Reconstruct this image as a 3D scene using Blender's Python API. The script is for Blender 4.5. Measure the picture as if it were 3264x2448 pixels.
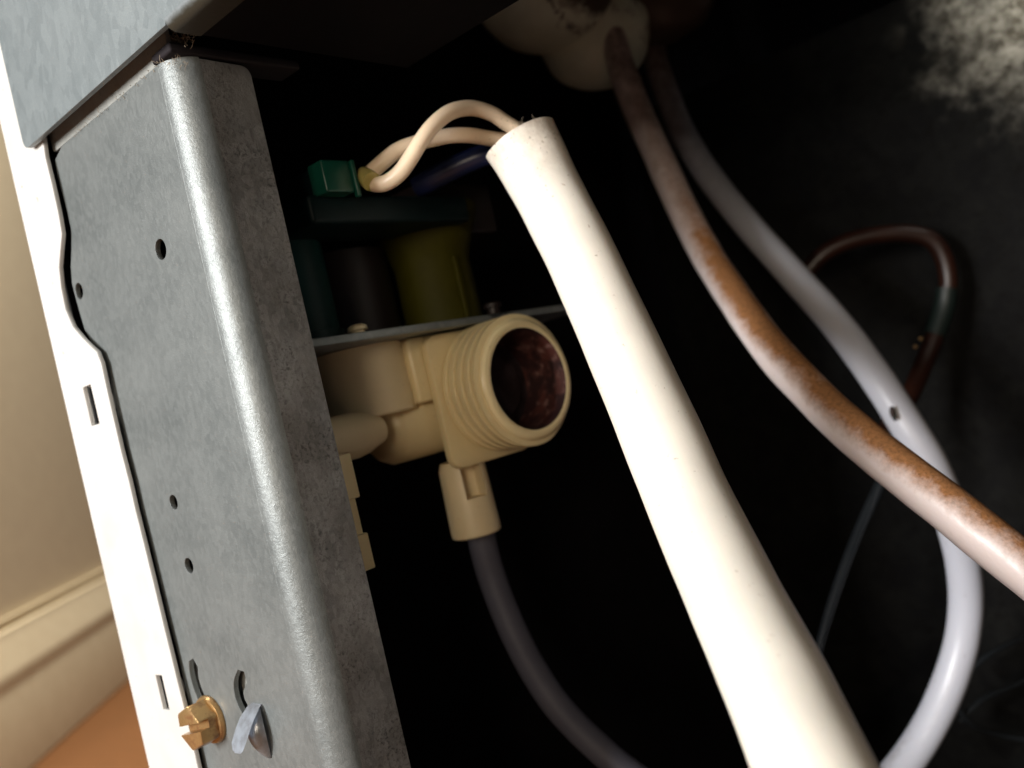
import bpy, bmesh, math, random
from mathutils import Vector, Matrix
from mathutils import noise as mnoise
random.seed(7)
S = 0.001                      # everything is authored in millimetres
scene = bpy.context.scene
col = scene.collection
for o in list(bpy.data.objects): bpy.data.objects.remove(o)

# ------------------------------------------------------------------ camera
# machine frame: x along the rear face, y into the cabinet, z up, room floor z = 0
PHI = math.radians(41); ROLL = math.radians(13); F = 2885.0
CAM = Vector((113.2, -73.9, 190.0))
VIEW = Vector((-math.sin(PHI), math.cos(PHI), 0))
XC = Vector((math.cos(PHI), math.sin(PHI), 0)); ZC = Vector((0, 0, 1))
RIGHT = XC*math.cos(ROLL) - ZC*math.sin(ROLL)
UP = XC*math.sin(ROLL) + ZC*math.cos(ROLL)
cd = bpy.data.cameras.new('camera'); cam = bpy.data.objects.new('camera', cd); col.objects.link(cam)
m3 = Matrix((RIGHT, UP, -VIEW)).transposed()
cam.matrix_world = Matrix.Translation(CAM*S) @ m3.to_4x4()
cd.sensor_width = 36; cd.lens = 36*F/3264; cd.clip_start = 0.005; cd.clip_end = 50
cd.dof.use_dof = True; cd.dof.focus_distance = 0.135; cd.dof.aperture_fstop = 19
scene.camera = cam

# ------------------------------------------------------------------ light
w = bpy.data.worlds.new('World'); scene.world = w; w.use_nodes = True
bg = w.node_tree.nodes['Background']; bg.inputs[0].default_value = (0.72, 0.84, 1, 1); bg.inputs[1].default_value = 0.045
def area(name, pos, target, size, power, colour, sy=None, spread=180):
    l = bpy.data.lights.new(name, 'AREA'); l.shape = 'RECTANGLE'; l.size = size*S; l.size_y = (sy or size)*S
    l.energy = power; l.color = colour; l.spread = math.radians(spread)
    o = bpy.data.objects.new(name, l); col.objects.link(o); o.location = Vector(pos)*S
    o.rotation_euler = (Vector(target)-Vector(pos)).to_track_quat('-Z', 'Y').to_euler()
    return o
area('window_light', (-55, -660, 345), (20, 40, 190), 190, 4.3, (1, 0.985, 0.965), 230, 130)
area('warm_room_light', (340, -540, 300), (10, 60, 185), 150, 0.60, (1, 0.84, 0.64), 160, 130)
area('room_light', (-420, 60, 900), (-700, 400, 60), 300, 22, (1, 0.96, 0.88))
area('corner_fill_light', (118, 168, 282), (76, 211, 262), 10, 0.017, (1, 0.97, 0.88), 10, 75)   # added lamp inside the cabinet, brightens the far panel's corner
scene.view_settings.view_transform = 'Standard'; scene.view_settings.look = 'None'
scene.view_settings.exposure = 0; scene.view_settings.gamma = 1
scene.render.engine = 'CYCLES'

# ------------------------------------------------------------------ coordinates
def ray(u, v): return VIEW + RIGHT*((u-1632)/F) + UP*((1224-v)/F)
def at(u, v, d): return CAM + ray(u, v)*d
def on(u, v, axis, val):
    r = ray(u, v); t = (val-CAM[axis])/r[axis]; return CAM + r*t
def ony(u, v, y): p = on(u, v, 1, y); return (p.x, p.z)

# ------------------------------------------------------------------ materials
def mat(name, base, rough=0.5, metal=0.0, build=None, sss=0, coat=0, trans=0, spec=0.5):
    m = bpy.data.materials.new(name); m.use_nodes = True; nt = m.node_tree; b = nt.nodes['Principled BSDF']
    b.inputs['Base Color'].default_value = (*base, 1); b.inputs['Roughness'].default_value = rough
    b.inputs['Metallic'].default_value = metal; b.inputs['Specular IOR Level'].default_value = spec
    if sss:
        b.inputs['Subsurface Weight'].default_value = sss; b.inputs['Subsurface Scale'].default_value = 0.002
        b.inputs['Subsurface Radius'].default_value = (1, .55, .3)
    if coat: b.inputs['Coat Weight'].default_value = coat
    if trans: b.inputs['Transmission Weight'].default_value = trans
    if build: build(N(nt), b)
    return m
class N:
    def __init__(s, nt):
        s.nt = nt; tc = nt.nodes.new('ShaderNodeTexCoord'); mp = nt.nodes.new('ShaderNodeMapping')
        mp.inputs['Scale'].default_value = (1000, 1000, 1000); nt.links.new(tc.outputs['Object'], mp.inputs[0]); s.co = mp.outputs[0]
    def l(s, a, b): s.nt.links.new(a, b)
    def stretch(s, sc):
        mp = s.nt.nodes.new('ShaderNodeMapping'); mp.inputs['Scale'].default_value = sc; s.l(s.co, mp.inputs[0]); return mp.outputs[0]
    def noise(s, scale, detail=4, rough=.55, co=None, dist=0):
        n = s.nt.nodes.new('ShaderNodeTexNoise'); n.inputs['Scale'].default_value = scale; n.inputs['Detail'].default_value = detail
        n.inputs['Roughness'].default_value = rough; n.inputs['Distortion'].default_value = dist; s.l(co or s.co, n.inputs['Vector']); return n.outputs['Fac']
    def voro(s, scale, co=None, out='Color', rnd=1):
        n = s.nt.nodes.new('ShaderNodeTexVoronoi'); n.inputs['Scale'].default_value = scale; s.l(co or s.co, n.inputs['Vector']); n.inputs['Randomness'].default_value = rnd
        return n.outputs[out]
    def ramp(s, fac, a, b, ca=(0, 0, 0), cb=(1, 1, 1)):
        n = s.nt.nodes.new('ShaderNodeValToRGB'); e = n.color_ramp.elements; e[0].position = a; e[1].position = b
        e[0].color = (*ca, 1); e[1].color = (*cb, 1); s.l(fac, n.inputs[0]); return n.outputs[0]
    def mix(s, fac, a, b, mode='MIX'):
        n = s.nt.nodes.new('ShaderNodeMix'); n.data_type = 'RGBA'; n.blend_type = mode
        for i, v in ((0, fac), (6, a), (7, b)):
            if isinstance(v, tuple): n.inputs[i].default_value = (*v, 1)
            elif isinstance(v, (int, float)): n.inputs[i].default_value = v
            else: s.l(v, n.inputs[i])
        return n.outputs[2]
    def math(s, op, a, b=0.0, clamp=False):
        n = s.nt.nodes.new('ShaderNodeMath'); n.operation = op; n.use_clamp = clamp
        for i, v in ((0, a), (1, b)):
            if isinstance(v, (int, float)): n.inputs[i].default_value = v
            else: s.l(v, n.inputs[i])
        return n.outputs[0]
    def attr(s, name):
        n = s.nt.nodes.new('ShaderNodeAttribute'); n.attribute_name = name; return n.outputs['Fac']
    def sep(s, sock):
        n = s.nt.nodes.new('ShaderNodeSeparateXYZ'); s.l(sock, n.inputs[0]); return n.outputs
    def normal(s):
        return s.nt.nodes.new('ShaderNodeNewGeometry').outputs['Normal']
    def bump(s, b, h, strength=.3, dist=.0002):
        n = s.nt.nodes.new('ShaderNodeBump'); n.inputs['Strength'].default_value = strength; n.inputs['Distance'].default_value = dist
        s.l(h, n.inputs['Height']); s.l(n.outputs[0], b.inputs['Normal'])

def zinc_nodes(light, dark, pit, pit_thr=.60, grime=0.0, spangle=.5, ms=.55, pw=.07, vs=.75, bp=.5, rg=.32, am=.22):
    def f(n, b):
        big = n.noise(.07, 5); med = n.noise(ms, 6, .65, dist=.4); fine = n.noise(3.0*ms/.55, 4, .7)
        v = n.sep(n.voro(vs, n.stretch((1, 1, .6))))[0]
        c = n.mix(n.ramp(big, .3, .72), dark, light)
        c = n.mix(n.math('MULTIPLY', n.ramp(v, .15, .95), spangle*.28), c, tuple(min(1, x*1.3) for x in light))
        c = n.mix(n.math('MULTIPLY', n.ramp(fine, .42, .62), am), c, tuple(x*.62 for x in dark))
        pits = n.math('MULTIPLY', n.ramp(med, pit_thr, pit_thr+pw), n.ramp(n.noise(.11, 5, .65), .38, .60))
        scr = n.ramp(n.noise(1.2, 3, .6, n.stretch((3.2, 3.2, .13))), .67, .73)
        c = n.mix(n.math('MULTIPLY', scr, .22), c, tuple(min(1, x*1.9) for x in light))
        c = n.mix(n.math('MULTIPLY', pits, .75), c, pit)
        if grime:
            g = n.ramp(n.noise(.045, 6, .7), .42, .62)
            c = n.mix(n.math('MULTIPLY', g, grime), c, (.06, .045, .03))
        n.l(c, b.inputs['Base Color'])
        n.l(n.math('ADD', n.math('MULTIPLY', fine, .25), rg), b.inputs['Roughness'])
        n.bump(b, n.math('ADD', n.math('MULTIPLY', fine, .5), med), bp, .00014)
    return f
M = {}
M['zinc'] = mat('zinc', (.3, .33, .35), .4, .35, zinc_nodes((.25, .28, .288), (.175, .205, .215), (.085, .095, .10), .685, 0, 1.4, 1.1))
def zinc_dusty_shaded(n, b):
    zinc_nodes((.25, .275, .285), (.185, .21, .22), (.09, .10, .11), .685, 0, 1.3, 1.0)(n, b)
    src = b.inputs['Base Color'].links[0].from_socket
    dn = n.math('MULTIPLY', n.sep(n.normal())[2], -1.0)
    m = n.ramp(n.math('ADD', dn, n.math('MULTIPLY', n.math('SUBTRACT', n.noise(.6, 6, .7), .5), .8)), .12, .62)  # downward side of the bend: shade painted in along with its dust
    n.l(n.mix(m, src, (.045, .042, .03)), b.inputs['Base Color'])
M['zinc_dusty_shaded'] = mat('zinc_dusty_shaded', (.3, .33, .35), .55, .2, zinc_dusty_shaded)
M['zinc_post'] = mat('zinc_post', (.3, .33, .35), .4, .35, zinc_nodes((.25, .268, .265), (.158, .175, .175), (.07, .078, .08), .655, 0, 1.1, 1.5, .05, 1.5, .5, .24, .4))
M['zinc_pitted'] = mat('zinc_pitted', (.3, .33, .35), .45, .35, zinc_nodes((.42, .43, .44), (.17, .18, .19), (.03, .032, .035), .50, .45, 1.3, 1.7, .13, 1.3, 1.0, .3, .45))
M['zinc_grime'] = mat('zinc_grime', (.3, .3, .28), .6, .25, zinc_nodes((.36, .37, .35), (.28, .285, .27), (.08, .08, .075), .62, 0, 1))
def far_nodes(n, b):
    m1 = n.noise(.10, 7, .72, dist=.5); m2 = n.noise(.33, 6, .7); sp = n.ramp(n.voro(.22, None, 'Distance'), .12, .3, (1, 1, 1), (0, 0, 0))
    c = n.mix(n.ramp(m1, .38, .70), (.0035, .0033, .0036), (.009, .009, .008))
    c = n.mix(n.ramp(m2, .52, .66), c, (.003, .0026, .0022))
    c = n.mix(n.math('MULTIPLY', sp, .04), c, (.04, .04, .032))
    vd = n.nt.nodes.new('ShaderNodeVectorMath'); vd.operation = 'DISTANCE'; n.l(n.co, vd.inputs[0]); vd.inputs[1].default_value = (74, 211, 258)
    near = n.math('SUBTRACT', 1.0, n.math('MULTIPLY', vd.outputs['Value'], 1/40.0), True)   # lit corner painted into the panel colour as a lighter patch
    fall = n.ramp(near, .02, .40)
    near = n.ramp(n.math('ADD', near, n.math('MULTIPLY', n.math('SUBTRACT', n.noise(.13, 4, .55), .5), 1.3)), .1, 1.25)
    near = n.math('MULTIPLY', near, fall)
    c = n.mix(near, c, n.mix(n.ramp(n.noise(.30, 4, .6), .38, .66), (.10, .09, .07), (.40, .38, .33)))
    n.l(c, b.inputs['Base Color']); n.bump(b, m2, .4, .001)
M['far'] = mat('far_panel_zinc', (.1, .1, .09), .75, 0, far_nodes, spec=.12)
def white_nodes(n, b):
    c = n.mix(n.ramp(n.noise(.12, 5), .45, .75), (.64, .63, .605), (.58, .565, .535))
    c = n.mix(n.ramp(n.noise(.55, 3, .5), .70, .76), c, (.45, .38, .32))
    n.l(c, b.inputs['Base Color'])
M['white'] = mat('white_enamel', (.82, .8, .77), .35, 0, white_nodes)
def dark_nodes(c0, c1):
    def f(n, b): n.l(n.mix(n.ramp(n.noise(.08, 6, .7), .35, .7), c0, c1), b.inputs['Base Color'])
    return f
M['black'] = mat('black_interior', (.01, .009, .011), .9, 0, dark_nodes((.003, .0026, .0035), (.006, .005, .006)), spec=.1)
M['rubber'] = mat('dark_rubber_pad', (.02, .016, .02), .8, 0, dark_nodes((.010, .008, .010), (.018, .014, .017)), spec=.25)
def cream(c, dirt, amt=.5, endattr=False):
    def f(n, b):
        g = n.ramp(n.noise(.16, 5, .6), .35, .75)
        cc = n.mix(g, c, tuple(x*.93 for x in c))
        spots = n.ramp(n.noise(.9, 5, .6), .66, .74)
        cc = n.mix(n.math('MULTIPLY', spots, amt), cc, dirt)
        if endattr:
            e = n.ramp(n.attr('along'), .0, .24, (1, 1, 1), (0, 0, 0))
            up = n.ramp(n.sep(n.normal())[2], -.1, .8)
            d = n.math('MULTIPLY', n.math('MULTIPLY', e, n.ramp(n.noise(.4, 6, .7), .30, .60)), n.math('ADD', n.math('MULTIPLY', up, .85), .35))
            cc = n.mix(n.math('MULTIPLY', d, 1.0, True), cc, dirt)
            sp = n.math('MULTIPLY', n.ramp(n.noise(1.5, 2, .5), .66, .71), n.math('MULTIPLY', e, .9))
            cc = n.mix(sp, cc, (.10, .06, .035))
        n.l(cc, b.inputs['Base Color'])
        n.bump(b, n.noise(1.2, 5), .12, .0002)
    return f
M['sleeve'] = mat('cream_sleeve_plastic', (.8, .73, .62), .42, 0, cream((.90, .84, .74), (.22, .115, .05), .5, True), sss=.10)
M['wire'] = mat('cream_wire_plastic', (.75, .6, .45), .35, 0, cream((.90, .71, .51), (.16, .10, .06), .4, True), sss=.10)
M['valve'] = mat('cream_valve_plastic', (.66, .52, .32), .33, 0, cream((.76, .63, .36), (.18, .11, .05), .45), sss=.12)
M['valve_pale'] = mat('pale_valve_plastic', (.66, .55, .38), .45, 0, cream((.74, .62, .40), (.2, .12, .05), .3), sss=.1)
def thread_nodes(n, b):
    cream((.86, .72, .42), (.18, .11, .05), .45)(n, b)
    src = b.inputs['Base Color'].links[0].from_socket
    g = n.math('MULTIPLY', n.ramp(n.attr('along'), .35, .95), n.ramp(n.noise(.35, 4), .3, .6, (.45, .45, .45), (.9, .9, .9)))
    n.l(n.mix(g, src, (.24, .15, .055)), b.inputs['Base Color'])      # brown deposit in the thread grooves, painted darker to bring out their relief
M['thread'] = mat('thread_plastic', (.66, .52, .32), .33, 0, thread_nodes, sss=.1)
def dusty(base, dust, lo, hi, amt):
    def f(n, b):
        up = n.sep(n.normal())[2]
        nn = n.noise(.30, 7, .68); n2 = n.noise(1.6, 4, .7)
        m = n.math('ADD', n.math('ADD', up, n.math('MULTIPLY', n.math('SUBTRACT', nn, .5), .6)), n.math('MULTIPLY', n.math('SUBTRACT', n2, .5), .16))
        mask = n.ramp(m, lo, hi)
        d = n.mix(n.ramp(n2, .35, .7), dust, tuple(x*.45 for x in dust))
        c = n.mix(n.math('MULTIPLY', mask, amt), base, d)
        sp = n.ramp(n.noise(.8, 4, .6), .70, .75)
        c = n.mix(n.math('MULTIPLY', sp, .6), c, (.16, .09, .05))
        e = n.ramp(n.attr('along'), .0, .30, (1, 1, 1), (0, 0, 0))
        c = n.mix(n.math('MULTIPLY', n.math('MULTIPLY', e, n.ramp(nn, .34, .58)), .85), c, (.10, .065, .055))
        n.l(c, b.inputs['Base Color'])
        n.l(n.math('ADD', n.math('MULTIPLY', mask, .4), .33), b.inputs['Roughness'])
        n.bump(b, n2, .25, .0002)
    return f
M['hose_brown'] = mat('pinkish_hose_dusty', (.6, .5, .47), .4, 0, dusty((.80, .70, .68), (.40, .175, .062), .20, .70, 1.0), sss=.05)
M['hose_clean'] = mat('pale_hose', (.55, .52, .55), .4, 0, dusty((.50, .51, .57), (.16, .12, .09), .75, 1.3, .5), sss=.05)
M['tube_clear'] = mat('milky_tube', (.16, .15, .18), .55, 0, dark_nodes((.07, .07, .095), (.09, .09, .115)), spec=.25)
def bulb_nodes(n, b):
    c = n.mix(n.ramp(n.noise(.12, 5), .35, .7), (.82, .93, .84), (.68, .77, .68))
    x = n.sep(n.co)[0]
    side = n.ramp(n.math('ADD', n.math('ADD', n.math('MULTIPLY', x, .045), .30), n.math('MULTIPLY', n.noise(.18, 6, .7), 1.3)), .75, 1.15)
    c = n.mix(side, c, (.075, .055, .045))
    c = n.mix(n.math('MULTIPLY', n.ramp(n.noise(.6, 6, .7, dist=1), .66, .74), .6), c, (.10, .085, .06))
    n.l(c, b.inputs['Base Color']); n.bump(b, n.noise(.5, 5), .3, .0005)
M['tube_dark'] = mat('dark_glossy_tube', (.012, .014, .016), .16, 0, dark_nodes((.010, .012, .014), (.018, .02, .022)), spec=.8)
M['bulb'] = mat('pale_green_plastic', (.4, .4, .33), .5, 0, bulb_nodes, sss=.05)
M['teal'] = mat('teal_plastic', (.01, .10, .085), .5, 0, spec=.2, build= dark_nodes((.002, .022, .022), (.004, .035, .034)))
M['teal_lit'] = mat('green_plastic_lit', (.02, .22, .13), .35, 0, dark_nodes((.003, .05, .034), (.004, .07, .046)))  # lit end of the connector, painted as a lighter green
M['teal_dark'] = mat('dark_teal_plastic_shaded', (.002, .01, .01), .5, 0, dark_nodes((.001, .007, .008), (.002, .011, .012)), spec=.2)
M['yellow'] = mat('yellow_plastic', (.4, .3, .02), .6, 0, spec=.15, build= dark_nodes((.034, .031, .001), (.05, .046, .0015)))
M['maroon'] = mat('maroon_coil', (.10, .02, .012), .5, 0, dark_nodes((.006, .002, .002), (.010, .004, .003)))
M['navy'] = mat('navy_wire', (.02, .03, .12), .35, 0, dark_nodes((.008, .012, .05), (.014, .02, .075)))
M['cap'] = mat('translucent_clip', (.42, .36, .12), .2, 0, dark_nodes((.38, .33, .10), (.5, .42, .16)), sss=.2)
def rust_nodes(n, b):
    m = n.ramp(n.noise(.35, 6, .7), .42, .62)
    n.l(n.mix(m, (.55, .35, .15), (.24, .12, .05)), b.inputs['Base Color'])
    n.l(n.math('SUBTRACT', .75, n.math('MULTIPLY', m, .45)), b.inputs['Metallic']); n.bump(b, n.noise(1.2, 5), .4, .0002)
M['brass'] = mat('brass_tarnished', (.6, .4, .18), .32, .7, rust_nodes)
M['steel'] = mat('bright_steel', (.6, .62, .66), .34, .6, lambda n, b: n.l(n.mix(n.ramp(n.noise(.5, 5), .4, .7), (.62, .65, .70), (.40, .40, .40)), b.inputs['Base Color']))
M['steel_dull'] = mat('dull_steel', (.62, .66, .72), .38, .45, lambda n, b: n.l(n.mix(n.ramp(n.noise(.7, 5), .4, .7), (.62, .67, .74), (.40, .42, .46)), b.inputs['Base Color']))
def bore_nodes(n, b):
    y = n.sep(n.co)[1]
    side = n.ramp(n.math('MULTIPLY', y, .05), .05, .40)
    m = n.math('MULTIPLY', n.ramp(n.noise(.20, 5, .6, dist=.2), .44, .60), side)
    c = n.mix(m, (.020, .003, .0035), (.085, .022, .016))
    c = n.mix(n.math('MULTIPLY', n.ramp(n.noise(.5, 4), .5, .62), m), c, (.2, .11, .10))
    n.l(c, b.inputs['Base Color'])
M['bore'] = mat('rust_red_bore', (.05, .01, .01), .7, 0, bore_nodes)
M['filter'] = mat('limescale_filter', (.05, .02, .02), .7, 0, lambda n, b: n.l(n.mix(n.ramp(n.noise(.2, 6, .7), .45, .62), (.010, .0025, .003), (.035, .022, .026)), b.inputs['Base Color']))
def wood_nodes(n, b):
    c = n.mix(n.noise(.02, 6, .7, n.stretch((1, 8, 1))), (.10, .038, .010), (.16, .060, .015)); n.l(c, b.inputs['Base Color'])
M['wood'] = mat('orange_wood', (.5, .2, .06), .5, 0, wood_nodes)
M['skirt'] = mat('tan_gloss_paint', (.55, .42, .27), .35, 0, dark_nodes((.60, .49, .32), (.66, .55, .37)))
M['wall'] = mat('beige_wall_paint', (.5, .42, .3), .8, 0, dark_nodes((.56, .46, .31), (.61, .51, .345)))
M['lint'] = mat('grey_lint', (.3, .25, .19), .9, 0, dark_nodes((.2, .15, .1), (.42, .36, .28)))
M['ink'] = mat('black_stamp_ink', (.02, .02, .015), .8)
M['amber'] = mat('amber_wire', (.35, .12, .04), .4, 0, dark_nodes((.012, .0035, .002), (.028, .008, .004)))
M['greenwire'] = mat('green_wire', (.006, .012, .010), .5)

# ------------------------------------------------------------------ object helpers
def thing(name, label, cat, loc, group=None):
    o = bpy.data.objects.new(name, None); col.objects.link(o); o.location = Vector(loc)*S; o.empty_display_size = .01
    o['label'] = label; o['category'] = cat
    if group: o['group'] = group
    return o
def tag(o, label, cat, group=None):
    o['label'] = label; o['category'] = cat
    if group: o['group'] = group
    return o
def origin_of(parent):
    v = Vector((0, 0, 0))
    while parent: v = v + parent.location/S; parent = parent.parent
    return v
def obj(name, bm, m, parent=None, base=None, smooth=True, angle=35, flat=None, kind=None, label=None):
    """world-millimetre bmesh -> one object; children sit at the parent's origin"""
    o_ = origin_of(parent) if parent else Vector(base or (0, 0, 0))
    if parent and base: loc = Vector(base)-o_; o_ = Vector(base)
    else: loc = Vector((0, 0, 0)) if parent else o_
    bmesh.ops.recalc_face_normals(bm, faces=bm.faces)
    bmesh.ops.transform(bm, matrix=Matrix.Scale(S, 4) @ Matrix.Translation(-o_), verts=bm.verts)
    me = bpy.data.meshes.new(name); bm.to_mesh(me); bm.free()
    me.materials.append(M[m])
    if smooth:
        me.polygons.foreach_set('use_smooth', [True]*len(me.polygons))
        me.set_sharp_from_angle(angle=math.radians(angle))
        if flat is not None:
            me.polygons.foreach_set('use_smooth', [abs(p.normal[flat]) < .999 for p in me.polygons])
    ob = bpy.data.objects.new(name, me); col.objects.link(ob); ob.location = loc*S; ob.parent = parent
    if kind: ob['kind'] = kind
    if label: ob['label'] = label
    return ob
def bevel(bm, r, seg=2, angle=30):
    es = [e for e in bm.edges if len(e.link_faces) == 2 and e.calc_face_angle(0) > math.radians(angle)]
    bmesh.ops.bevel(bm, geom=es, offset=r, segments=seg, profile=.5, affect='EDGES', clamp_overlap=True)
def box(x0, x1, y0, y1, z0, z1, r=0, bm=None):
    b = bmesh.new()
    bmesh.ops.create_cube(b, size=1, matrix=Matrix.Translation(((x0+x1)/2, (y0+y1)/2, (z0+z1)/2)) @ Matrix.Diagonal((x1-x0, y1-y0, z1-z0, 1)))
    if r: bevel(b, r, 3)
    if bm is None: return b
    return join(bm, b)
def join(a, b):
    me = bpy.data.meshes.new('t'); b.to_mesh(me); b.free(); a.from_mesh(me); bpy.data.meshes.remove(me); return a
def xf(bm, mtx): bmesh.ops.transform(bm, matrix=mtx, verts=bm.verts); return bm
def sheet(outlines, t, bev=.12, axis='y', pos=0, res=1):
    """flat plate from outlines [(u,v)...] (first is the outside, others are holes), thickness t starting at pos and growing +axis"""
    cu = bpy.data.curves.new('t', 'CURVE'); cu.dimensions = '2D'; cu.fill_mode = 'BOTH'
    cu.extrude = t/2-bev; cu.bevel_depth = bev; cu.bevel_resolution = 1; cu.offset = -bev
    for pts in outlines:
        sp = cu.splines.new('POLY'); sp.points.add(len(pts)-1)
        for p, q in zip(sp.points, pts): p.co = (q[0], q[1], 0, 1)
        sp.use_cyclic_u = True
    o = bpy.data.objects.new('t', cu); col.objects.link(o)
    me = bpy.data.meshes.new_from_object(o); bm = bmesh.new(); bm.from_mesh(me)
    bpy.data.objects.remove(o); bpy.data.curves.remove(cu); bpy.data.meshes.remove(me)
    bmesh.ops.remove_doubles(bm, verts=bm.verts, dist=1e-4)
    if axis == 'y': mt = Matrix(((1, 0, 0, 0), (0, 0, 1, pos+t/2), (0, 1, 0, 0), (0, 0, 0, 1)))     # (u,v)->(x,z)
    elif axis == 'x': mt = Matrix(((0, 0, 1, pos+t/2), (1, 0, 0, 0), (0, 1, 0, 0), (0, 0, 0, 1)))   # (u,v)->(y,z)
    else: mt = Matrix(((1, 0, 0, 0), (0, 1, 0, 0), (0, 0, 1, pos+t/2), (0, 0, 0, 1)))
    return xf(bm, mt)
def circ(cx, cy, r, n=28, ry=None): return [(cx+r*math.cos(i*math.tau/n), cy+(ry or r)*math.sin(i*math.tau/n)) for i in range(n)]
def rounded(pts, rads, n=6):
    out = []
    k = len(pts)
    for i in range(k):
        p = Vector(pts[i]); a = Vector(pts[i-1]); b = Vector(pts[(i+1) % k]); r = rads[i] if isinstance(rads, (list, tuple)) else rads
        if r <= 0: out.append(tuple(p)); continue
        da = (a-p).normalized(); db = (b-p).normalized(); s = p+da*r; e = p+db*r
        for j in range(n+1):
            t = j/n; q = s*(1-t)**2+p*2*t*(1-t)+e*t*t; out.append((q.x, q.y))
    return out
def spline(P, n=10):
    out = []
    Q = [P[0]*2-P[1]]+P+[P[-1]*2-P[-2]] if not isinstance(P[0], (int, float)) else [2*P[0]-P[1]]+P+[2*P[-1]-P[-2]]
    for i in range(1, len(Q)-2):
        for j in range(n):
            t = j/n; p0, p1, p2, p3 = Q[i-1:i+3]
            out.append((p1*2+(p2-p0)*t+(p0*2-p1*5+p2*4-p3)*t*t+(p1*3-p0-p2*3+p3)*t**3)*.5)
    out.append(Q[-2]); return out
def tube(P, R, n=10, seg=24, cap=True, hollow=0, bm=None, wob=0, cap0=None):
    """P control points, R radius or list; writes float layer 'along'"""
    own = bm is None; bm = bm or bmesh.new(); lay = bm.verts.layers.float.get('along') or bm.verts.layers.float.new('along')
    path = spline([Vector(p) for p in P], n); rr = spline([float(r) for r in R], n) if isinstance(R, (list, tuple)) else [R]*len(path)
    T = [(path[min(i+1, len(path)-1)]-path[max(i-1, 0)]).normalized() for i in range(len(path))]
    if cap0 is not None: T[0] = cap0.normalized()
    nrm = T[0].orthogonal().normalized(); rings = []
    for i, p in enumerate(path):
        nrm = (nrm-T[i]*nrm.dot(T[i])).normalized(); b = T[i].cross(nrm)
        ring = []
        for k in range(seg):
            a = k*math.tau/seg; d = nrm*math.cos(a)+b*math.sin(a)
            r = rr[i]
            if wob: r += wob*mnoise.noise((p+d*r)*.13)
            v = bm.verts.new(p+d*r); v[lay] = i/(len(path)-1); ring.append(v)
        rings.append(ring)
    for i in range(len(rings)-1):
        for k in range(seg): bm.faces.new((rings[i][k], rings[i][(k+1) % seg], rings[i+1][(k+1) % seg], rings[i+1][k]))
    def closed(ring, i, sgn):
        if hollow:
            c = path[i]
            inner = [bm.verts.new(c+(v.co-c)*hollow) for v in ring]
            deep = [bm.verts.new(c+(v.co-c)*hollow*.86+T[i+2*sgn]*sgn*rr[i]*.9) for v in ring]
            for v in inner+deep: v[lay] = ring[0][lay]
            for a, b in ((ring, inner), (inner, deep)):
                for k in range(seg): bm.faces.new((a[k], a[(k+1) % seg], b[(k+1) % seg], b[k]))
            bm.faces.new(deep)
        else: bm.faces.new(ring)
    if cap: closed(rings[0], 0, 1); closed(rings[-1], len(path)-1, -1)
    return bm
def lathe(prof, origin, axis, seg=48, closed=False):
    """prof [(along, radius)]"""
    bm = bmesh.new(); ax = Vector(axis).normalized(); u = ax.orthogonal().normalized(); v = ax.cross(u); rings = []
    for (s, r) in prof:
        c = Vector(origin)+ax*s
        rings.append([bm.verts.new(c+u*(r*math.cos(k*math.tau/seg))+v*(r*math.sin(k*math.tau/seg))) for k in range(seg)] if r > 1e-6 else [bm.verts.new(c)])
    for a, b in zip(rings, rings[1:]):
        for k in range(seg):
            k2 = (k+1) % seg
            if len(a) == 1: bm.faces.new((a[0], b[k], b[k2]))
            elif len(b) == 1: bm.faces.new((a[k], a[k2], b[0]))
            else: bm.faces.new((a[k], a[k2], b[k2], b[k]))
    return bm
ZR = 190.0     # camera height; machine heights below are given relative to it

# ================================================================== SETTING
def cam_to_m(x, y):   # plan position in the camera's frame -> machine frame
    p = CAM + XC*x + VIEW*y; return Vector((p.x, p.y, 0))
wd = (XC*math.sin(math.radians(-5))+VIEW*math.cos(math.radians(-5))).normalized(); wn = Vector((wd.y, -wd.x, 0))
wp = cam_to_m(-437, 914)
def strip_along(prof, t0, t1):   # profile [(out, z)] swept along the wall
    bm = bmesh.new(); A = [bm.verts.new(wp+wd*t0+wn*o+Vector((0, 0, z))) for o, z in prof]; B = [bm.verts.new(wp+wd*t1+wn*o+Vector((0, 0, z))) for o, z in prof]
    k = len(prof)
    for i in range(k): bm.faces.new((A[i], A[(i+1) % k], B[(i+1) % k], B[i]))
    bm.faces.new(A); bm.faces.new(B[::-1]); return bm
obj('floor', box(-4000, 3000, -3000, 4000, -20, 0), 'wood', kind='structure', smooth=False)
obj('wall', strip_along([(0, 0), (-100, 0), (-100, 2400), (0, 2400)], -390, 2600), 'wall', kind='structure', smooth=False)
skp = [(0.5, 1), (18, 1), (18, 60), (16.5, 66), (16.5, 70), (17.2, 76), (16.5, 82), (14, 88), (13, 96), (10, 103), (9, 111), (2, 112), (2, 115.5), (4.5, 116.5), (4.5, 120), (0.5, 120)]
sk = obj('skirting_board', strip_along([(o, z*.86) for o, z in skp], -389, 2580), 'skirt', angle=20, base=wp+Vector((0, 0, 0)))
tag(sk, 'tan painted moulded skirting board along the beige wall above the orange wood floor', 'skirting board')

# ================================================================== CABINET
cab = thing('appliance_cabinet', 'galvanised steel and white enamel appliance cabinet with its rear cover removed', 'appliance', (0, 0, 0))
TOPF = 57.3+ZR
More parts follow.
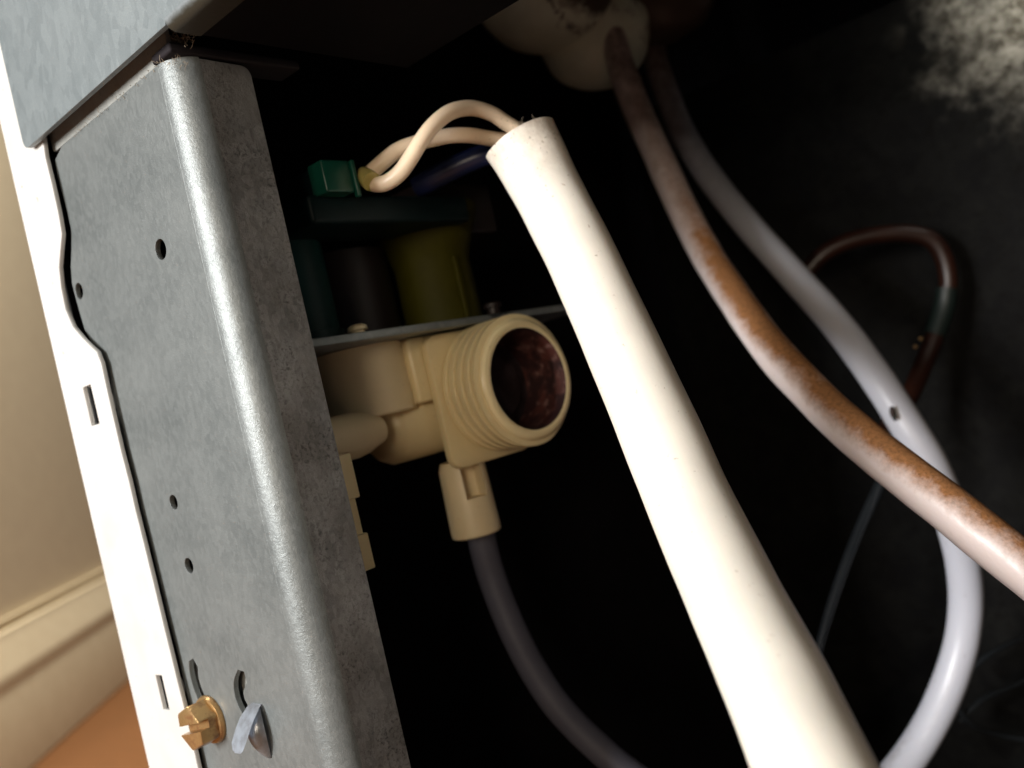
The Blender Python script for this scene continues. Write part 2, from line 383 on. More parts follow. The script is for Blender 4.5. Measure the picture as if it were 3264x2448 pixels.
# --- post face
fl = [(190, 478), (181, 510), (186, 545), (197, 590), (213, 650), (232, 730), (233, 790), (231, 850), (235, 905), (248, 955), (262, 1005), (276, 1052), (300, 1095), (330, 1125), (347, 1165), (362, 1240),
      (385, 1340), (410, 1440), (436, 1540), (456, 1625), (486, 1740), (515, 1860), (545, 1990), (566, 2060), (590, 2165), (607, 2240), (640, 2370), (655, 2448), (680, 2560)]
edge = [ony(u, v, .3) for u, v in fl]
zb = 25.0
left = [(x, z) for x, z in edge]; left.append((left[-1][0]-.3, zb))
outer = [(-4.3, TOPF)]+[(left[0][0]+1.6, TOPF-.15)]+[(left[0][0]+.35, TOPF-.6)]+left[1:]+[(-4.3, zb)]
def hole_at(u, v, r, ry=None): c = ony(u, v, 0); return circ(c[0], c[1], r, 28, ry)
def arc_slot(pts, hw):
    P = spline([Vector((*ony(u, v, 0), 0)) for u, v in pts], 6); L = []; R_ = []
    for i, p in enumerate(P):
        t = (P[min(i+1, len(P)-1)]-P[max(i-1, 0)]).normalized(); n_ = Vector((-t.z if False else -t.y, t.x, 0)); L.append(p+n_*hw); R_.append(p-n_*hw)
    t0 = (P[0]-P[1]).normalized(); capv = [P[0]+t0*hw*.8]; t1 = (P[-1]-P[-2]).normalized(); cape = [P[-1]+t1*hw*.8]
    return [(p.x, p.y) for p in capv+L+cape+R_[::-1]]
holes = [hole_at(512, 795, 1.62), hole_at(252, 928, 1.45), hole_at(553, 1601, 1.25), hole_at(602, 1803, 1.3),
         arc_slot([(616, 2118), (618, 2150), (628, 2190), (646, 2236)], 1.35), arc_slot([(772, 2155), (760, 2190), (766, 2230), (784, 2268)], 1.35)]
bm = sheet([outer]+holes, .9, .05, 'y', 0)
# bend and side wall
R = 4.3; prof = []
for i in range(15):
    a = math.pi/2*i/14; prof.append((-R+R*math.sin(a), R-R*math.cos(a)))
inn = [(-R+(R-.9)*math.sin(math.pi/2*i/14), R-(R-.9)*math.cos(math.pi/2*i/14)) for i in range(15)]
def prism_z(b, loop, z0, z1, mtop=None):
    A = [b.verts.new((x, y, z0)) for x, y in loop]; B = [b.verts.new((x, y, z1)) for x, y in loop]; k = len(loop)
    for i in range(k): b.faces.new((A[i], A[(i+1) % k], B[(i+1) % k], B[i]))
    return A, B
b2 = bmesh.new(); loop = prof+inn[::-1]
nz = 60; grid = []
for j in range(nz+1):
    z = zb+(TOPF-zb)*j/nz
    grid.append([b2.verts.new((x, y, z)) for x, y in loop])
for j in range(nz):
    for i in range(len(loop)):
        k = (i+1) % len(loop); b2.faces.new((grid[j][i], grid[j][k], grid[j+1][k], grid[j+1][i]))
b2.faces.new(grid[0]); b2.faces.new(grid[-1][::-1])
join(bm, b2)
post = obj('corner_post', bm, 'zinc_post', cab, angle=30, flat=1)
SW = 12.9
sw = sheet([rounded([(R, zb), (SW, zb), (SW, TOPF-.4), (R, TOPF-.2)], [0, 0, 1.8, 0])], .9, .10, 'x', -.9)
obj('post_side_flange', sw, 'zinc_pitted', post, flat=0)
# folded-back lip on the flange, hidden behind it
obj('return_lip', box(-9, -.95, SW-.95, SW-.05, zb, TOPF-3), 'zinc', post)
# --- white outer panel
wl_in = [(130, 395), (150, 440), (158, 500), (180, 590), (200, 680), (211, 745), (206, 800), (202, 850), (208, 915), (222, 985), (246, 1040), (275, 1075), (300, 1100), (322, 1120), (336, 1155), (352, 1230),
         (375, 1330), (398, 1430), (424, 1530), (445, 1622), (477, 1750), (505, 1865), (535, 1990), (553, 2062), (578, 2165), (597, 2240), (628, 2370), (645, 2448), (668, 2540)]
we = [ony(u, v, -.9) for u, v in wl_in]
def xat(u, v, y): return ony(u, v, y)[0]
xl = (xat(200, 1224, -.9)+xat(107, 825, -.9)+xat(311, 1623, -.9)+xat(517, 2448, -.9))/4
pan = [(xl, 330+70)]+[(xl, zb-10)]+[(we[-1][0], zb-10)]+[p for p in we[::-1]]+[(we[0][0]-.3, 400)]
def quad_hole(us): return [ony(u, v, -.9) for u, v in us]
q1 = quad_hole([(278, 1228), (307, 1252), (330, 1322), (310, 1352), (296, 1310)])
def lanced(u0, v0, u1, v1, hw):
    a = Vector(ony(u0, v0, -.9)); b = Vector(ony(u1, v1, -.9)); return a, b
def rect_hole(uc, vc, hx, hz):
    c = ony(uc, vc, -.9); return [(c[0]-hx, c[1]-hz), (c[0]+hx, c[1]-hz), (c[0]+hx, c[1]+hz), (c[0]-hx, c[1]+hz)]
H1 = rect_hole(304, 1290, 1.6, 3.5); H2 = rect_hole(531, 2202, 1.15, 3.1)
bm = sheet([pan, H1, H2], .8, .12, 'y', -1.7)
white = obj('side_panel', bm, 'white', cab, flat=1)
for H, nm in ((H1, 'a'), (H2, 'b')):     # lanced bridges pushed inward behind each slot
    x0, z0 = H[0]; x1, z1 = H[2]; b = bmesh.new(); n = 8; rows = []
    for i in range(n+1):
        t = i/n; z = z0-.3+(z1-z0+.6)*t; d = 1.9*math.sin(math.pi*min(1, max(0, t)))**.5 if 0 < t < 1 else 0
        rows.append([b.verts.new((x, -.8+d+e, z)) for x, e in ((x0-.6, 0), (x1+.6, 0), (x1+.6, .5), (x0-.6, .5))])
    for i in range(n):
        for k in range(4): b.faces.new((rows[i][k], rows[i][(k+1) % 4], rows[i+1][(k+1) % 4], rows[i+1][k]))
    b.faces.new(rows[0]); b.faces.new(rows[-1][::-1])
    obj('lanced_tab', b, 'white', white)
obj('outer_side', box(xl-.8, xl, -1.7, 211, 15, 400, .2), 'white', white)
# --- top rail
RB = (ony(140, 425, -3.2)[1]+ony(525, 80, -3.2)[1])/2; XN = ony(527, 80, -3.2)[0]; print('RAIL', RB-ZR, XN, ony(552, 104, -2.5), ony(700, 0, -2))
xc = ony(80, 455, -2.8)[0]
r_ = 1.7; zt = ony(552, 104, -2.5)[1]+.3; y0 = -3.2; zs = zt+r_
b3 = sheet([rounded([(xc, 400), (xc, RB-.1), (XN, RB), (XN, zs), (XN+419, zs), (XN+419, 400)], [0, 2.0, 0, 0, 0, 0])], .9, .04, 'y', -3.2)
pr = [(y0+r_-r_*math.cos(math.pi/2*i/10), zt+r_-r_*math.sin(math.pi/2*i/10)) for i in range(11)]+[(2, zt)]
pr2 = [(2, zt+.9)]+[(y0+r_-(r_-.9)*math.cos(math.pi/2*i/10), zt+r_-(r_-.9)*math.sin(math.pi/2*i/10)) for i in range(10, -1, -1)]
lp = pr+pr2; A = [(-1.6, y, z) for y, z in lp]; b4 = bmesh.new(); cols = []
for i in range(41):
    x = XN+(419)*i/40; cols.append([b4.verts.new((x, y, z)) for _, y, z in A])
for i in range(40):
    for k in range(len(lp)): b4.faces.new((cols[i][k], cols[i][(k+1) % len(lp)], cols[i+1][(k+1) % len(lp)], cols[i+1][k]))
b4.faces.new(cols[0]); b4.faces.new(cols[-1][::-1])
rail = obj('top_rail', b3, 'zinc', cab, angle=30, flat=1)
obj('rail_bend', b4, 'zinc_dusty_shaded', rail, angle=30)
obj('rail_underside', box(XN+.3, XN+419, 2.05, 42, zt+.05, zt+.95), 'black', rail, smooth=False)  # shade under the rail painted in as near-black instead of zinc
obj('inner_rail', sheet([rounded([(-43, TOPF+.15), (-1.2, TOPF+.15), (-1.2, 75+ZR), (-43, 75+ZR)], 1.0)], .9, .15, 'y', .3), 'zinc_grime', rail)
# dark foam pad lying on the post's top edge, running inward
obj('foam_pad', box(-5, .4, -.4, 22.5, TOPF+.1, TOPF+1.6, .4), 'rubber', cab)
# --- cavity shell
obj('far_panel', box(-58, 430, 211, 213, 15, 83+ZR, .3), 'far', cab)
obj('far_panel_upper', box(-58, 430, 331, 333, 80+ZR, 160+ZR), 'black', cab, smooth=False)
obj('cavity_ceiling', box(-58, 430, 42.1, 330, 158+ZR, 160+ZR), 'black', cab, smooth=False)
obj('cavity_back', box(-58, 430, 330, 332, 15, 159+ZR), 'black', cab, smooth=False)
obj('cavity_end', box(430.5, 432, -3, 332, 15, 159+ZR), 'black', cab, smooth=False)
obj('cavity_baffle', box(-57, -52, 3, 210, 16, 157+ZR, bm=box(-60, -57.9, 211.5, 331, 16, 160+ZR)), 'black', cab, smooth=False)
obj('base_pan', box(-58, 430, 5, 330, 14, 18), 'black', cab, smooth=False)

p_ = ony(700, 2180, 2)
obj('slot_backing', box(p_[0]-9, p_[0]+11, 2.0, 2.8, p_[1]-9, p_[1]+9, .2), 'zinc_grime', post)
# --- slotted hex screw in the left arc slot
def screw_at(u, v):
    x, z = ony(u, v, 0); c = Vector((x, 0, z)); ax = Vector((0, -1, 0))
    b = lathe([(0, 0), (0, 4.05), (.35, 4.1), (.8, 3.9), (.9, 3.6), (1., 0)], c+ax*.05, ax, 32)      # washer face
    t = bmesh.new(); hexp = [(3.85*math.cos(math.radians(60*i+12)), 3.85*math.sin(math.radians(60*i+12))) for i in range(6)]
    A = [t.verts.new((x+px, -.5, z+pz)) for px, pz in hexp]; B = [t.verts.new((x+px, -4.3, z+pz)) for px, pz in hexp]
    t.faces.new(A); t.faces.new(B[::-1])
    for i in range(6): t.faces.new((A[i], A[(i+1) % 6], B[(i+1) % 6], B[i]))
    bmesh.ops.recalc_face_normals(t, faces=t.faces); bevel(t, .42, 3)
    sl = bmesh.new(); bmesh.ops.create_cube(sl, size=1, matrix=Matrix.Translation((x, -4.3, z)) @ Matrix.Diagonal((12, 3.6, 1.45, 1)))
    ms = []
    for q_ in (t, sl):
        m_ = bpy.data.meshes.new('t'); q_.to_mesh(m_); q_.free(); o_ = bpy.data.objects.new('t', m_); col.objects.link(o_); ms.append(o_)
    md = ms[0].modifiers.new('b', 'BOOLEAN'); md.operation = 'DIFFERENCE'; md.solver = 'EXACT'; md.object = ms[1]
    m_ = bpy.data.meshes.new_from_object(ms[0].evaluated_get(bpy.context.evaluated_depsgraph_get())); b.from_mesh(m_)
    for o_ in ms: bpy.data.objects.remove(o_)
    xf(b, Matrix.Translation(c) @ Matrix.Rotation(math.radians(-10), 4, 'Y') @ Matrix.Translation(-c))
    return b
obj('hex_screw', screw_at(677, 2290), 'brass', post, angle=25)
# --- bent steel tongue and crescent lip at the right slot
bx, bz = ony(822, 2252, 0)
def ribbon(path, hw, t, m, name):
    b = bmesh.new(); rows = []
    for i, (y, z, k) in enumerate(path):
        rows.append([b.verts.new((bx+dx, y, z)) for dx in (-hw*k, hw*k)])
    for r0, r1 in zip(rows, rows[1:]): b.faces.new((r0[0], r0[1], r1[1], r1[0]))
    bmesh.ops.solidify(b, geom=b.faces[:], thickness=t); bevel(b, t*.42, 3); return obj(name, b, m, post)
ribbon([(.3, bz+.6, .55), (-.7, bz+.3, .85), (-2.2, bz-.9, 1), (-3.4, bz-2.3, 1.02), (-4.5, bz-3.9, .98), (-4.9, bz-4.8, .72), (-5.0, bz-5.2, .4)], 2.0, 1.1, 'steel_dull', 'steel_tongue')
sx, sz = ony(850, 2342, 0)
cr = bmesh.new(); rows = []
for i in range(15):
    t = i/14; zz_ = sz+4.3-8.0*t; sc = math.sin(math.pi*min(1, .04+.93*t**.8))**.75
    rows.append([cr.verts.new((sx-.4-2.1*sc*math.cos(math.radians(q_)), .2-2.9*sc*math.sin(math.radians(q_)), zz_)) for q_ in range(-4, 157, 8)])
for i in range(14):
    for k in range(len(rows[0])-1): cr.faces.new((rows[i][k], rows[i][k+1], rows[i+1][k+1], rows[i+1][k]))
bmesh.ops.solidify(cr, geom=cr.faces[:], thickness=.45)
obj('crescent_lip', cr, 'steel', post, angle=60)

# ================================================================== INLET VALVE
SPX, SPY, SPZ = -.3, 62.9, .3+ZR
VR = Vector((-7, 62.8, 177)); valve = thing('inlet_valve', 'cream plastic water inlet valve with threaded spout and coloured coils under a steel plate', 'valve', VR)
# bracket plate
br = obj('bracket_plate', box(-50, -9, 14, 105, 13.4+ZR, 14.9+ZR, .3), 'zinc', valve)
# spout with helical thread
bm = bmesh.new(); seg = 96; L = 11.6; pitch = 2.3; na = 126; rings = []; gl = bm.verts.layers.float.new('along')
for i in range(na+1):
    s = L*i/na; ring = []
    for k in range(seg):
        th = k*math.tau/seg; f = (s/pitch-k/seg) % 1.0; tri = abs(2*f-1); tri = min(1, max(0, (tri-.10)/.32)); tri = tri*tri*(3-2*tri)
        fade = min(1, max(0, (s-.3)/.5))*min(1, max(0, (L-.95-s)/.35))
        r = 11.8+(1.4*tri)*fade
        if s > L-.95: r += .35-.75*((s-L+.95)/.95)**2
        g = abs(((th-math.radians(190)+math.pi) % math.tau)-math.pi); r -= .18*max(0, 1-g/.05)
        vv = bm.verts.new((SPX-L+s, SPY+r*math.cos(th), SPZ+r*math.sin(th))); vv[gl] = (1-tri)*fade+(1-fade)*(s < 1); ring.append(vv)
    rings.append(ring)
extra = [(0.0, 11.35), (.12, 11.1), (.12, 10.5), (0, 10.15)]
for s, r in extra: rings.append([bm.verts.new((SPX+s, SPY+r*math.cos(k*math.tau/seg), SPZ+r*math.sin(k*math.tau/seg))) for k in range(seg)])
for a, b in zip(rings, rings[1:]):
    for k in range(seg): bm.faces.new((a[k], a[(k+1) % seg], b[(k+1) % seg], b[k]))
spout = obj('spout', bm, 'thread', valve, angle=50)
obj('bore', lathe([(0.0, 10.15), (-.5, 9.95), (-11.3, 9.7)], (SPX, SPY, SPZ), (1, 0, 0), 48), 'bore', spout, base=(SPX, SPY, SPZ))
obj('filter_disc', lathe([(-11.25, 9.72), (-10.9, 7), (-9.8, 6.6), (-9.5, 0)], (SPX, SPY, SPZ), (1, 0, 0), 48), 'filter', spout, base=(SPX-9, SPY, SPZ))
fx = SPX-L
obj('flange', sheet([rounded([(SPY-14.2, SPZ-14.3), (SPY+8, SPZ-14.3), (SPY+8, SPZ+12.6), (SPY-14.2, SPZ+12.6)], 3.2)], 2.0, .4, 'x', fx-1.9), 'valve', valve)
# bodies under the plate
zt_ = 13.3+ZR
obj('solenoid_seat', lathe([(0, 0), (0, 8.9), (13.2, 9.2), (13.6, 8.9), (13.6, 0)], (-23, 40.5, zt_), (0, 0, -1), 48), 'valve_pale', valve)
bd = box(-33, fx-2.2, 46, 74, zt_-13.0, zt_, .8)
xfm = obj('valve_block', bd, 'valve', valve)
g = bmesh.new()
for (ya, yb) in ((50.4, 51.4),): join(g, box(fx-2.6, fx-1.6, ya, yb, zt_-12.6, zt_-.4, .2))
obj('block_rib', g, 'valve', valve)
obj('outlet_chamber', lathe([(0, 0), (0, 4.5), (1.2, 6.6), (3.2, 7.6), (30, 7.6), (32, 6), (32, 0)], (-24.5, 41, SPZ-3.2), (0.04, 1, 0), 40), 'valve', valve)
obj('outlet_boss', lathe([(0, 0), (0, 3.4), (.6, 4.1), (10, 4.3), (12.5, 3.9), (16.5, 2.6), (17.2, 0)], (-19, 21.5, SPZ-3.0), (-.02, 1, 0), 40), 'valve_pale', valve)
# outlet connector with window
cx_, cy_ = -18.0, 56.0; zc0 = SPZ-13; zc1 = -28.2+ZR
cb = lathe([(0, 0), (0, 4.2), (1.5, 4.8), (zc0-zc1-1.5, 5.15), (zc0-zc1-.3, 5.1), (zc0-zc1, 4.7), (zc0-zc1, 3.2), (zc0-zc1-1.5, 3.2), (zc0-zc1-1.5, 0)], (cx_, cy_, zc0), (0, 0, -1), 40)
# open the window on the side facing the opening
ctr = Vector((cx_, cy_, 0)); wdirr = (CAM-ctr); wdirr.z = 0; wdirr.normalize(); wdirr = Matrix.Rotation(math.radians(22), 3, 'Z') @ wdirr
conn = obj('outlet_connector', cb, 'valve_pale', valve)
wx = bmesh.new(); bmesh.ops.create_cube(wx, size=1, matrix=Matrix.Translation(ctr+wdirr*3.4+Vector((0, 0, -17.2+ZR))) @ wdirr.to_track_quat('X', 'Z').to_matrix().to_4x4() @ Matrix.Diagonal((6.0, 4.4, 6.4, 1)))
me_ = bpy.data.meshes.new('t'); xf(wx, Matrix.Scale(S, 4)); wx.to_mesh(me_); wx.free(); cut = bpy.data.objects.new('t', me_); col.objects.link(cut)
mod = conn.modifiers.new('b', 'BOOLEAN'); mod.operation = 'DIFFERENCE'; mod.solver = 'EXACT'; mod.object = cut
dg = bpy.context.evaluated_depsgraph_get(); nm = bpy.data.meshes.new_from_object(conn.evaluated_get(dg)); conn.modifiers.clear(); conn.data = nm; bpy.data.objects.remove(cut)
# spade terminal holder showing beside the flange edge
zz = ZR
obj('terminal_strip', box(-9.5, -7.3, 16.8, 20.9, -12.6+zz, -5+zz, .25), 'valve', valve)
obj('terminal_strip', box(-10.2, -8.0, 17.2, 20.3, -18.6+zz, -12.6+zz, .15), 'valve', valve)
obj('terminal_strip', box(-9.5, -7.3, 17.0, 20.7, -24.6+zz, -18.6+zz, .25), 'valve', valve)
# coils above the plate
zp = 15.0+ZR
c1 = obj('coil', lathe([(0, 0), (0, 8), (.8, 8.6), (2.2, 8.6), (2.4, 7.9), (20, 7.9), (20.2, 8.6), (22.6, 8.6), (23.2, 8), (23.2, 0)], (-25, 29, zp), (0, 0, 1), 48), 'teal', valve, label='teal plastic solenoid coil nearest the steel post')
yb_ = lathe([(0, 0), (0, 8.2), (13, 8.0), (15, 8.6), (23, 11.8), (24, 11.8), (24, 0)], (-20, 62.8, zp), (0, 0, 1), 48)
c2 = obj('coil', yb_, 'yellow', valve, label='yellow flared solenoid coil above the threaded spout')
obj('coil_rib', box(-12.2, -11.2, 60.5, 61.9, zp+.2, zp+13, .3), 'yellow', c2)
obj('coil_winding', lathe([(0, 0), (0, 10), (18, 10), (18, 0)], (-31, 47, zp), (0, 0, 1), 32), 'maroon', valve)
# green connector housings
gh = at(1108, 560, 156.5)
obj('connector_housing', box(gh.x-3.6, gh.x+.4, gh.y-5.5, gh.y+.6, gh.z-3.0, gh.z+2.6, .35), 'teal_lit', c1)
obj('connector_edge', box(gh.x-.2, gh.x+.95, gh.y+.65, gh.y+1.5, gh.z-3.9, gh.z+2.6, .25), 'teal_lit', c1)
obj('connector_block', box(gh.x-12, gh.x-3.7, gh.y-5.0, gh.y+.3, gh.z-2.8, gh.z+2.2, .35), 'teal_dark', c1)  # rest of the same connector, its shade painted in as darker teal
obj('connector_base', box(gh.x-16, gh.x-2.5, gh.y-7.5, gh.y+32, gh.z-7.6, gh.z-2.5, .8), 'teal_dark', c1)
q = at(1480, 690, 190)
obj('connector_block', box(q.x-14, q.x, q.y-12, q.y+10, q.z-3.5, q.z+7, .8), 'maroon', c2)
# rivets standing on the plate
for (u, v, yy) in ((1140, 1052, 30), (1570, 978, 86)):
    p = on(u, v, 1, yy)
    t = (zp+1.0-CAM.z)/(ray(u, v).z); p = CAM+ray(u, v)*t
    obj('rivet', lathe([(0, 0), (0, 1.3), (1.2, 1.3), (1.3, 1.9), (2.0, 1.8), (2.4, 1.1), (2.5, 0)], (p.x, p.y, zp-.4), (0, 0, 1), 20), 'valve_pale' if u < 1300 else 'maroon', br)  # farther rivet gets a dark colour to paint in its shade

# the valve body sits a few degrees askew on its plate; the plate itself stays square to the post
AR = Matrix.Rotation(math.radians(-5.5), 4, 'Z')
for ch in [c for c in bpy.data.objects if c.parent == valve and c.name.split('.')[0] in ('spout', 'flange', 'valve_block', 'block_rib', 'solenoid_seat', 'outlet_chamber')]:
    ch.rotation_euler = (0, 0, math.radians(-5.5))
# ================================================================== CABLES AND HOSES
# blue wire behind the pair
bw = [at(1330, 600, 178), at(1400, 560, 176), at(1480, 520, 175), at(1560, 490, 175), at(1640, 470, 178), at(1700, 500, 185)]
o = tag(obj('blue_wire', tube(bw, 2.2, 8, 16), 'navy', base=bw[0]), 'dark blue wire passing behind the two cream wires', 'wire')
# sleeve
slv = thing('cable_sleeve', 'thick cream cable sleeve crossing the opening with two thin wires leaving its top', 'cable', at(2481, 2196, 101))
SP = [at(1657, 444, 163.4), at(1692, 506, 162.8), at(1747, 612, 160.4), at(1838, 790, 154), at(1945, 1020, 147), at(2098, 1368, 134), at(2215, 1640, 124), at(2345, 1915, 112.5), at(2481, 2196, 101), at(2640, 2560, 89), at(2820, 2960, 80)]
SR = [6.95, 6.6, 6.2, 6.0, 6.0, 6.0, 6.0, 6.0, 6.05, 6.05, 6.05]
c0 = (SP[1]-SP[0]).normalized()
obj('sleeve', tube(SP, SR, 12, 48, hollow=.84, wob=.10, cap0=(c0*1.0+VIEW*.12)), 'sleeve', slv)
def z4(x, y, d): return at(850+x/2.011, 200+y/2.011, d)
W1 = [z4(640, 752, 160.5), z4(700, 778, 158.2), z4(770, 768, 157), z4(850, 710, 156.2), z4(920, 615, 155.8), z4(985, 510, 156), z4(1070, 400, 157.5), z4(1180, 315, 160), z4(1310, 290, 163), z4(1440, 325, 165.5), z4(1540, 390, 167), z4(1640, 450, 167.5)]
W2 = [z4(642, 735, 161.5), z4(675, 700, 160.5), z4(740, 640, 160), z4(830, 568, 160.5), z4(930, 525, 161), z4(1040, 495, 162.5), z4(1170, 468, 164), z4(1300, 465, 166), z4(1430, 485, 168), z4(1560, 500, 169)]
obj('wire', tube(W1[::-1], 1.4, 10, 24, wob=.06), 'wire', slv)
obj('wire', tube(W2[::-1], 1.38, 10, 24, wob=.06), 'wire', slv)
e1, e2 = z4(628, 730, 163), z4(690, 745, 158.8)
obj('wire_clip', tube([z4(618, 700, 160), z4(640, 732, 158.3), z4(672, 762, 157)], [1.0, 1.62, 1.72], 8, 24), 'cap', slv)
# dusty hose
HA = [at(1945, 60, 262), at(1962, 150, 258), at(1995, 260, 254), at(2040, 370, 250), at(2095, 490, 245), at(2168, 650, 237), at(2240, 790, 228), at(2322, 922, 214), at(2462, 1118, 190), at(2622, 1288, 176), at(2760, 1412, 165), at(2905, 1528, 156), at(3098, 1678, 148), at(3290, 1832, 142), at(3520, 2020, 134)]
obj('dusty_hose', tube(HA, [3.6, 3.6]+[4.0]*13, 12, 32, wob=.14), 'hose_brown', base=HA[-3])
tag(bpy.data.objects['dusty_hose'], 'pinkish hose with brown dust along its upper side, running off to the right edge', 'hose')
HB = [at(2060, 60, 300), at(2082, 160, 297), at(2118, 280, 292), at(2180, 430, 285), at(2270, 575, 274), at(2395, 730, 258), at(2530, 880, 243), at(2660, 1025, 231), at(2770, 1170, 222), at(2875, 1330, 216), at(2965, 1480, 214),
      at(3030, 1640, 216), at(3070, 1800, 219), at(3077, 1960, 222), at(3045, 2120, 223), at(2975, 2290, 222), at(2880, 2440, 220), at(2740, 2600, 216)]
obj('pale_hose', tube(HB, 4.0, 12, 32, wob=.10), 'hose_clean', base=HB[-3])
tag(bpy.data.objects['pale_hose'], 'clean pale hose curving in a wide loop behind the dusty hose', 'hose')
pb = HB[9]+(HB[8]-HB[9])*.05
dirt = at(2845, 1318, 209)
bs = at(2846, 1316, 212.0); b_ = bmesh.new(); bmesh.ops.create_icosphere(b_, subdivisions=3, radius=1, matrix=Matrix.Translation(bs) @ m3.to_4x4() @ Matrix.Rotation(math.radians(14), 4, 'Z') @ Matrix.Diagonal((.75, 1.6, .5, 1)))
obj('burn_mark', b_, 'amber', bpy.data.objects['pale_hose'])
b_ = bmesh.new(); bmesh.ops.create_icosphere(b_, subdivisions=3, radius=1, matrix=Matrix.Translation(at(2852, 1330, 211.6)) @ m3.to_4x4() @ Matrix.Diagonal((.5, .95, .4, 1)))
obj('burn_mark', b_, 'ink', bpy.data.objects['pale_hose'])
# milky tube below the valve
HC = [at(1530, 1680, 190), at(1545, 1760, 190), at(1575, 1860, 190), at(1631, 2000, 188), at(1706, 2145, 186), at(1801, 2278, 184), at(1953, 2423, 181), at(2140, 2560, 178)]
obj('milky_tube', tube(HC, 3.0, 12, 28), 'tube_clear', base=HC[0])
tag(bpy.data.objects['milky_tube'], 'thin grey milky tube hanging from the outlet connector below the valve', 'tube')
# clear thin tube in the shadows
HD = [at(2860, 1420, 235), at(2800, 1560, 232), at(2735, 1700, 229), at(2670, 1870, 226), at(2620, 2030, 223), at(2595, 2150, 221), at(2580, 2300, 220)]
obj('thin_tube', tube(HD, [1.6, 1.6, 1.4, 1.3, 1.1, 1, 1], 10, 16), 'tube_dark', base=HD[-1])
tag(bpy.data.objects['thin_tube'], 'thin glinting tube in the shadow between the cream sleeve and the pale hose', 'tube')
# amber and green wire loop at right
HE = [at(2560, 880, 258), at(2640, 800, 256), at(2760, 755, 254), at(2900, 745, 252), at(2985, 780, 251), at(3022, 880, 251), at(3010, 990, 251), at(2980, 1075, 250), at(2940, 1170, 249), at(2900, 1260, 246), at(2850, 1330, 240), at(2820, 1400, 236)]
lw = thing('wire_loop', 'dark amber wire loop with a green taped section in the shadow at right', 'wire', HE[-1])
obj('wire', tube(HE, 2.5, 10, 16), 'amber', lw)
obj('tape', tube([at(3018, 920, 251), at(3008, 985, 251), at(2978, 1072, 250)], 2.9, 8, 16), 'greenwire', lw)
for (u, v) in ((2935, 1080), (2918, 1105)):
    c = at(u, v, 247); b = bmesh.new(); bmesh.ops.create_icosphere(b, subdivisions=2, radius=.55, matrix=Matrix.Translation(c)); obj('bead', b, 'brass', lw)
# faint wires low right
for i, pts in enumerate(([(3300, 2020), (3200, 2060), (3120, 2110), (3060, 2180)], [(3300, 2360), (3200, 2345), (3100, 2310), (3040, 2240)], [(3300, 2150), (3220, 2190), (3130, 2230), (3060, 2300)])):
    P = [at(u, v, 252+i*2) for u, v in pts]
    o = obj('thin_wire', tube(P, .8, 8, 10), 'tube_dark', base=P[0])
    tag(o, ['uppermost faint grey wire in the dark lower right corner', 'lowest faint grey wire in the dark lower right corner', 'middle faint grey wire in the dark lower right corner'][i], 'wire', 'faint wires in the lower right corner')
# ================================================================== PRESSURE BULB
bc = at(1800, -40, 262)
bulb = thing('pressure_chamber', 'grimy pale green plastic chamber hanging at the top with two hoses below it', 'plastic chamber', bc)
def blob(c, rx, ry, rz, wob=1.2, sub=5, seed=0):
    b = bmesh.new(); bmesh.ops.create_icosphere(b, subdivisions=sub, radius=1)
    for v in b.verts:
        d = v.co.copy(); n_ = mnoise.noise(d*1.6+Vector((seed, 0, 0)))
        v.co = RIGHT*(d.x*rx)+UP*(d.y*ry)+VIEW*(d.z*rz)+d*wob*n_+Vector(c)
    return b
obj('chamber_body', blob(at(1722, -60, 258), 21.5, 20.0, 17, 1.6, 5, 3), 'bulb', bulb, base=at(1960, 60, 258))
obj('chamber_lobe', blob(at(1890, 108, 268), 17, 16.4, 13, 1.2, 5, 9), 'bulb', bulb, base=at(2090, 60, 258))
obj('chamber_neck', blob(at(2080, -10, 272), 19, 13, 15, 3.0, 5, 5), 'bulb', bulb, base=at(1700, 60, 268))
from mathutils.bvhtree import BVHTree
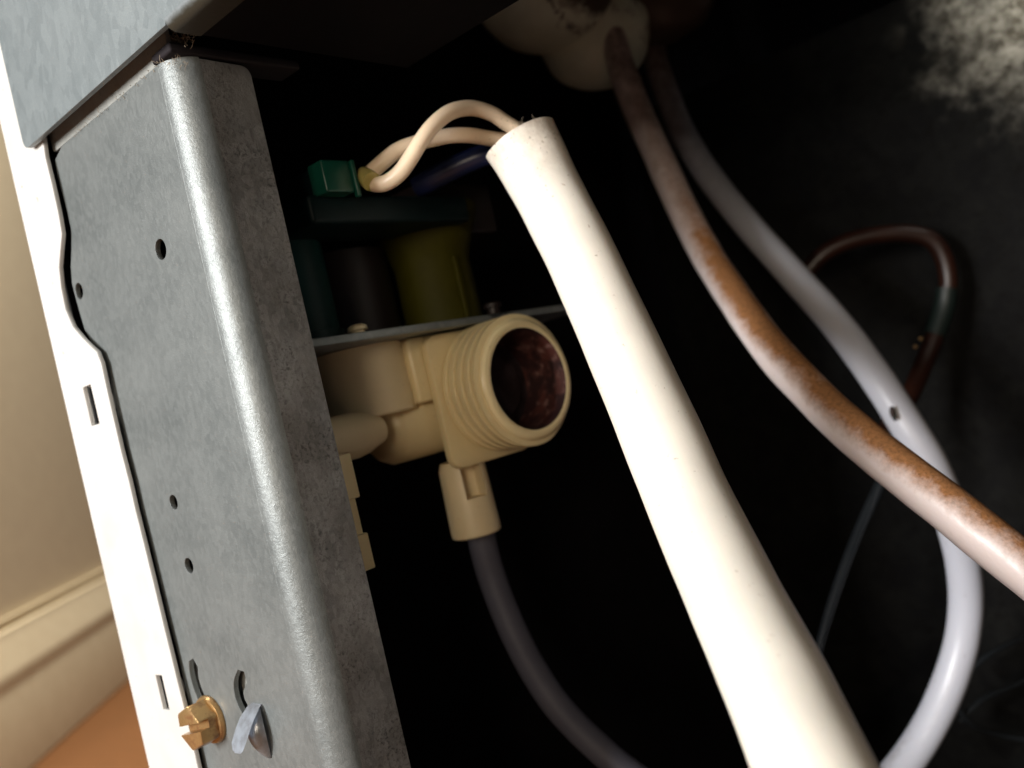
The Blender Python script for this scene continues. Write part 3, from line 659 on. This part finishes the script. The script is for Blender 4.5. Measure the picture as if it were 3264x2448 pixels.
def cast(ob, u, v):
    me = ob.data; off = origin_of(ob)*S
    t = BVHTree.FromPolygons([x.co+off for x in me.vertices], [p.vertices[:] for p in me.polygons])
    h, nn, _, _ = t.ray_cast(CAM*S, ray(u, v).normalized()); return (h/S if h else None), nn
cbody = bpy.data.objects['chamber_body']; sb = bmesh.new()
for i in range(11):
    u = 1752+i*9+random.uniform(-6, 6); v = 4+i*11+random.uniform(-5, 5)
    h, nn = cast(cbody, u, v)
    if h:
        q_ = nn.to_track_quat('Z', 'Y').to_matrix().to_4x4()
        bmesh.ops.create_icosphere(sb, subdivisions=2, radius=1, matrix=Matrix.Translation(h) @ q_ @ Matrix.Rotation(random.uniform(0, 3), 4, 'Z') @ Matrix.Diagonal((random.uniform(.45, 1.1), random.uniform(.2, .5), .06, 1)))
obj('smudged_print', sb, 'ink', cbody)
# ================================================================== LINT
b = bmesh.new()
def fibre(p, n_=4, L=2.0, r=.045):
    d = Vector((random.uniform(-1, 1), random.uniform(-1, .3), random.uniform(-1, .6))).normalized(); P = [Vector(p)]
    for _ in range(n_): d = (d+Vector((random.uniform(-.7, .7),)*1+(random.uniform(-.7, .7), random.uniform(-.7, .7)))).normalized(); P.append(P[-1]+d*L/n_)
    tube(P, r, 3, 4, bm=b)
for i in range(90):
    t = random.random(); fibre(at(548+random.gauss(0, 14)+60*t*t, 128+random.gauss(0, 8), 131+random.uniform(0, 4)), 4, random.uniform(.6, 2.2))
for i in range(40): 
    t = random.random(); fibre((-34+33*t, -.2, TOPF+random.uniform(-.5, .2)), 3, random.uniform(.3, .9), .035)
for i in range(26):
    fibre(at(random.uniform(560, 700), random.uniform(20, 105), 126)+Vector((0, 0, 0)), 4, random.uniform(.6, 2), .03) if False else None
for i in range(30): fibre(at(random.gauss(1690, 40), 395+random.gauss(0, 8), 166), 4, random.uniform(.7, 1.8), .035)
for i in range(18): fibre(at(random.gauss(560, 30), 196+random.gauss(0, 5), 130), 4, random.uniform(.6, 1.6), .03)
lint = obj('lint', b, 'lint', kind='stuff', base=at(548, 128, 131))
lint['label'] = 'grey lint fibres caught on the metal edges and sleeve end'; lint['category'] = 'lint'
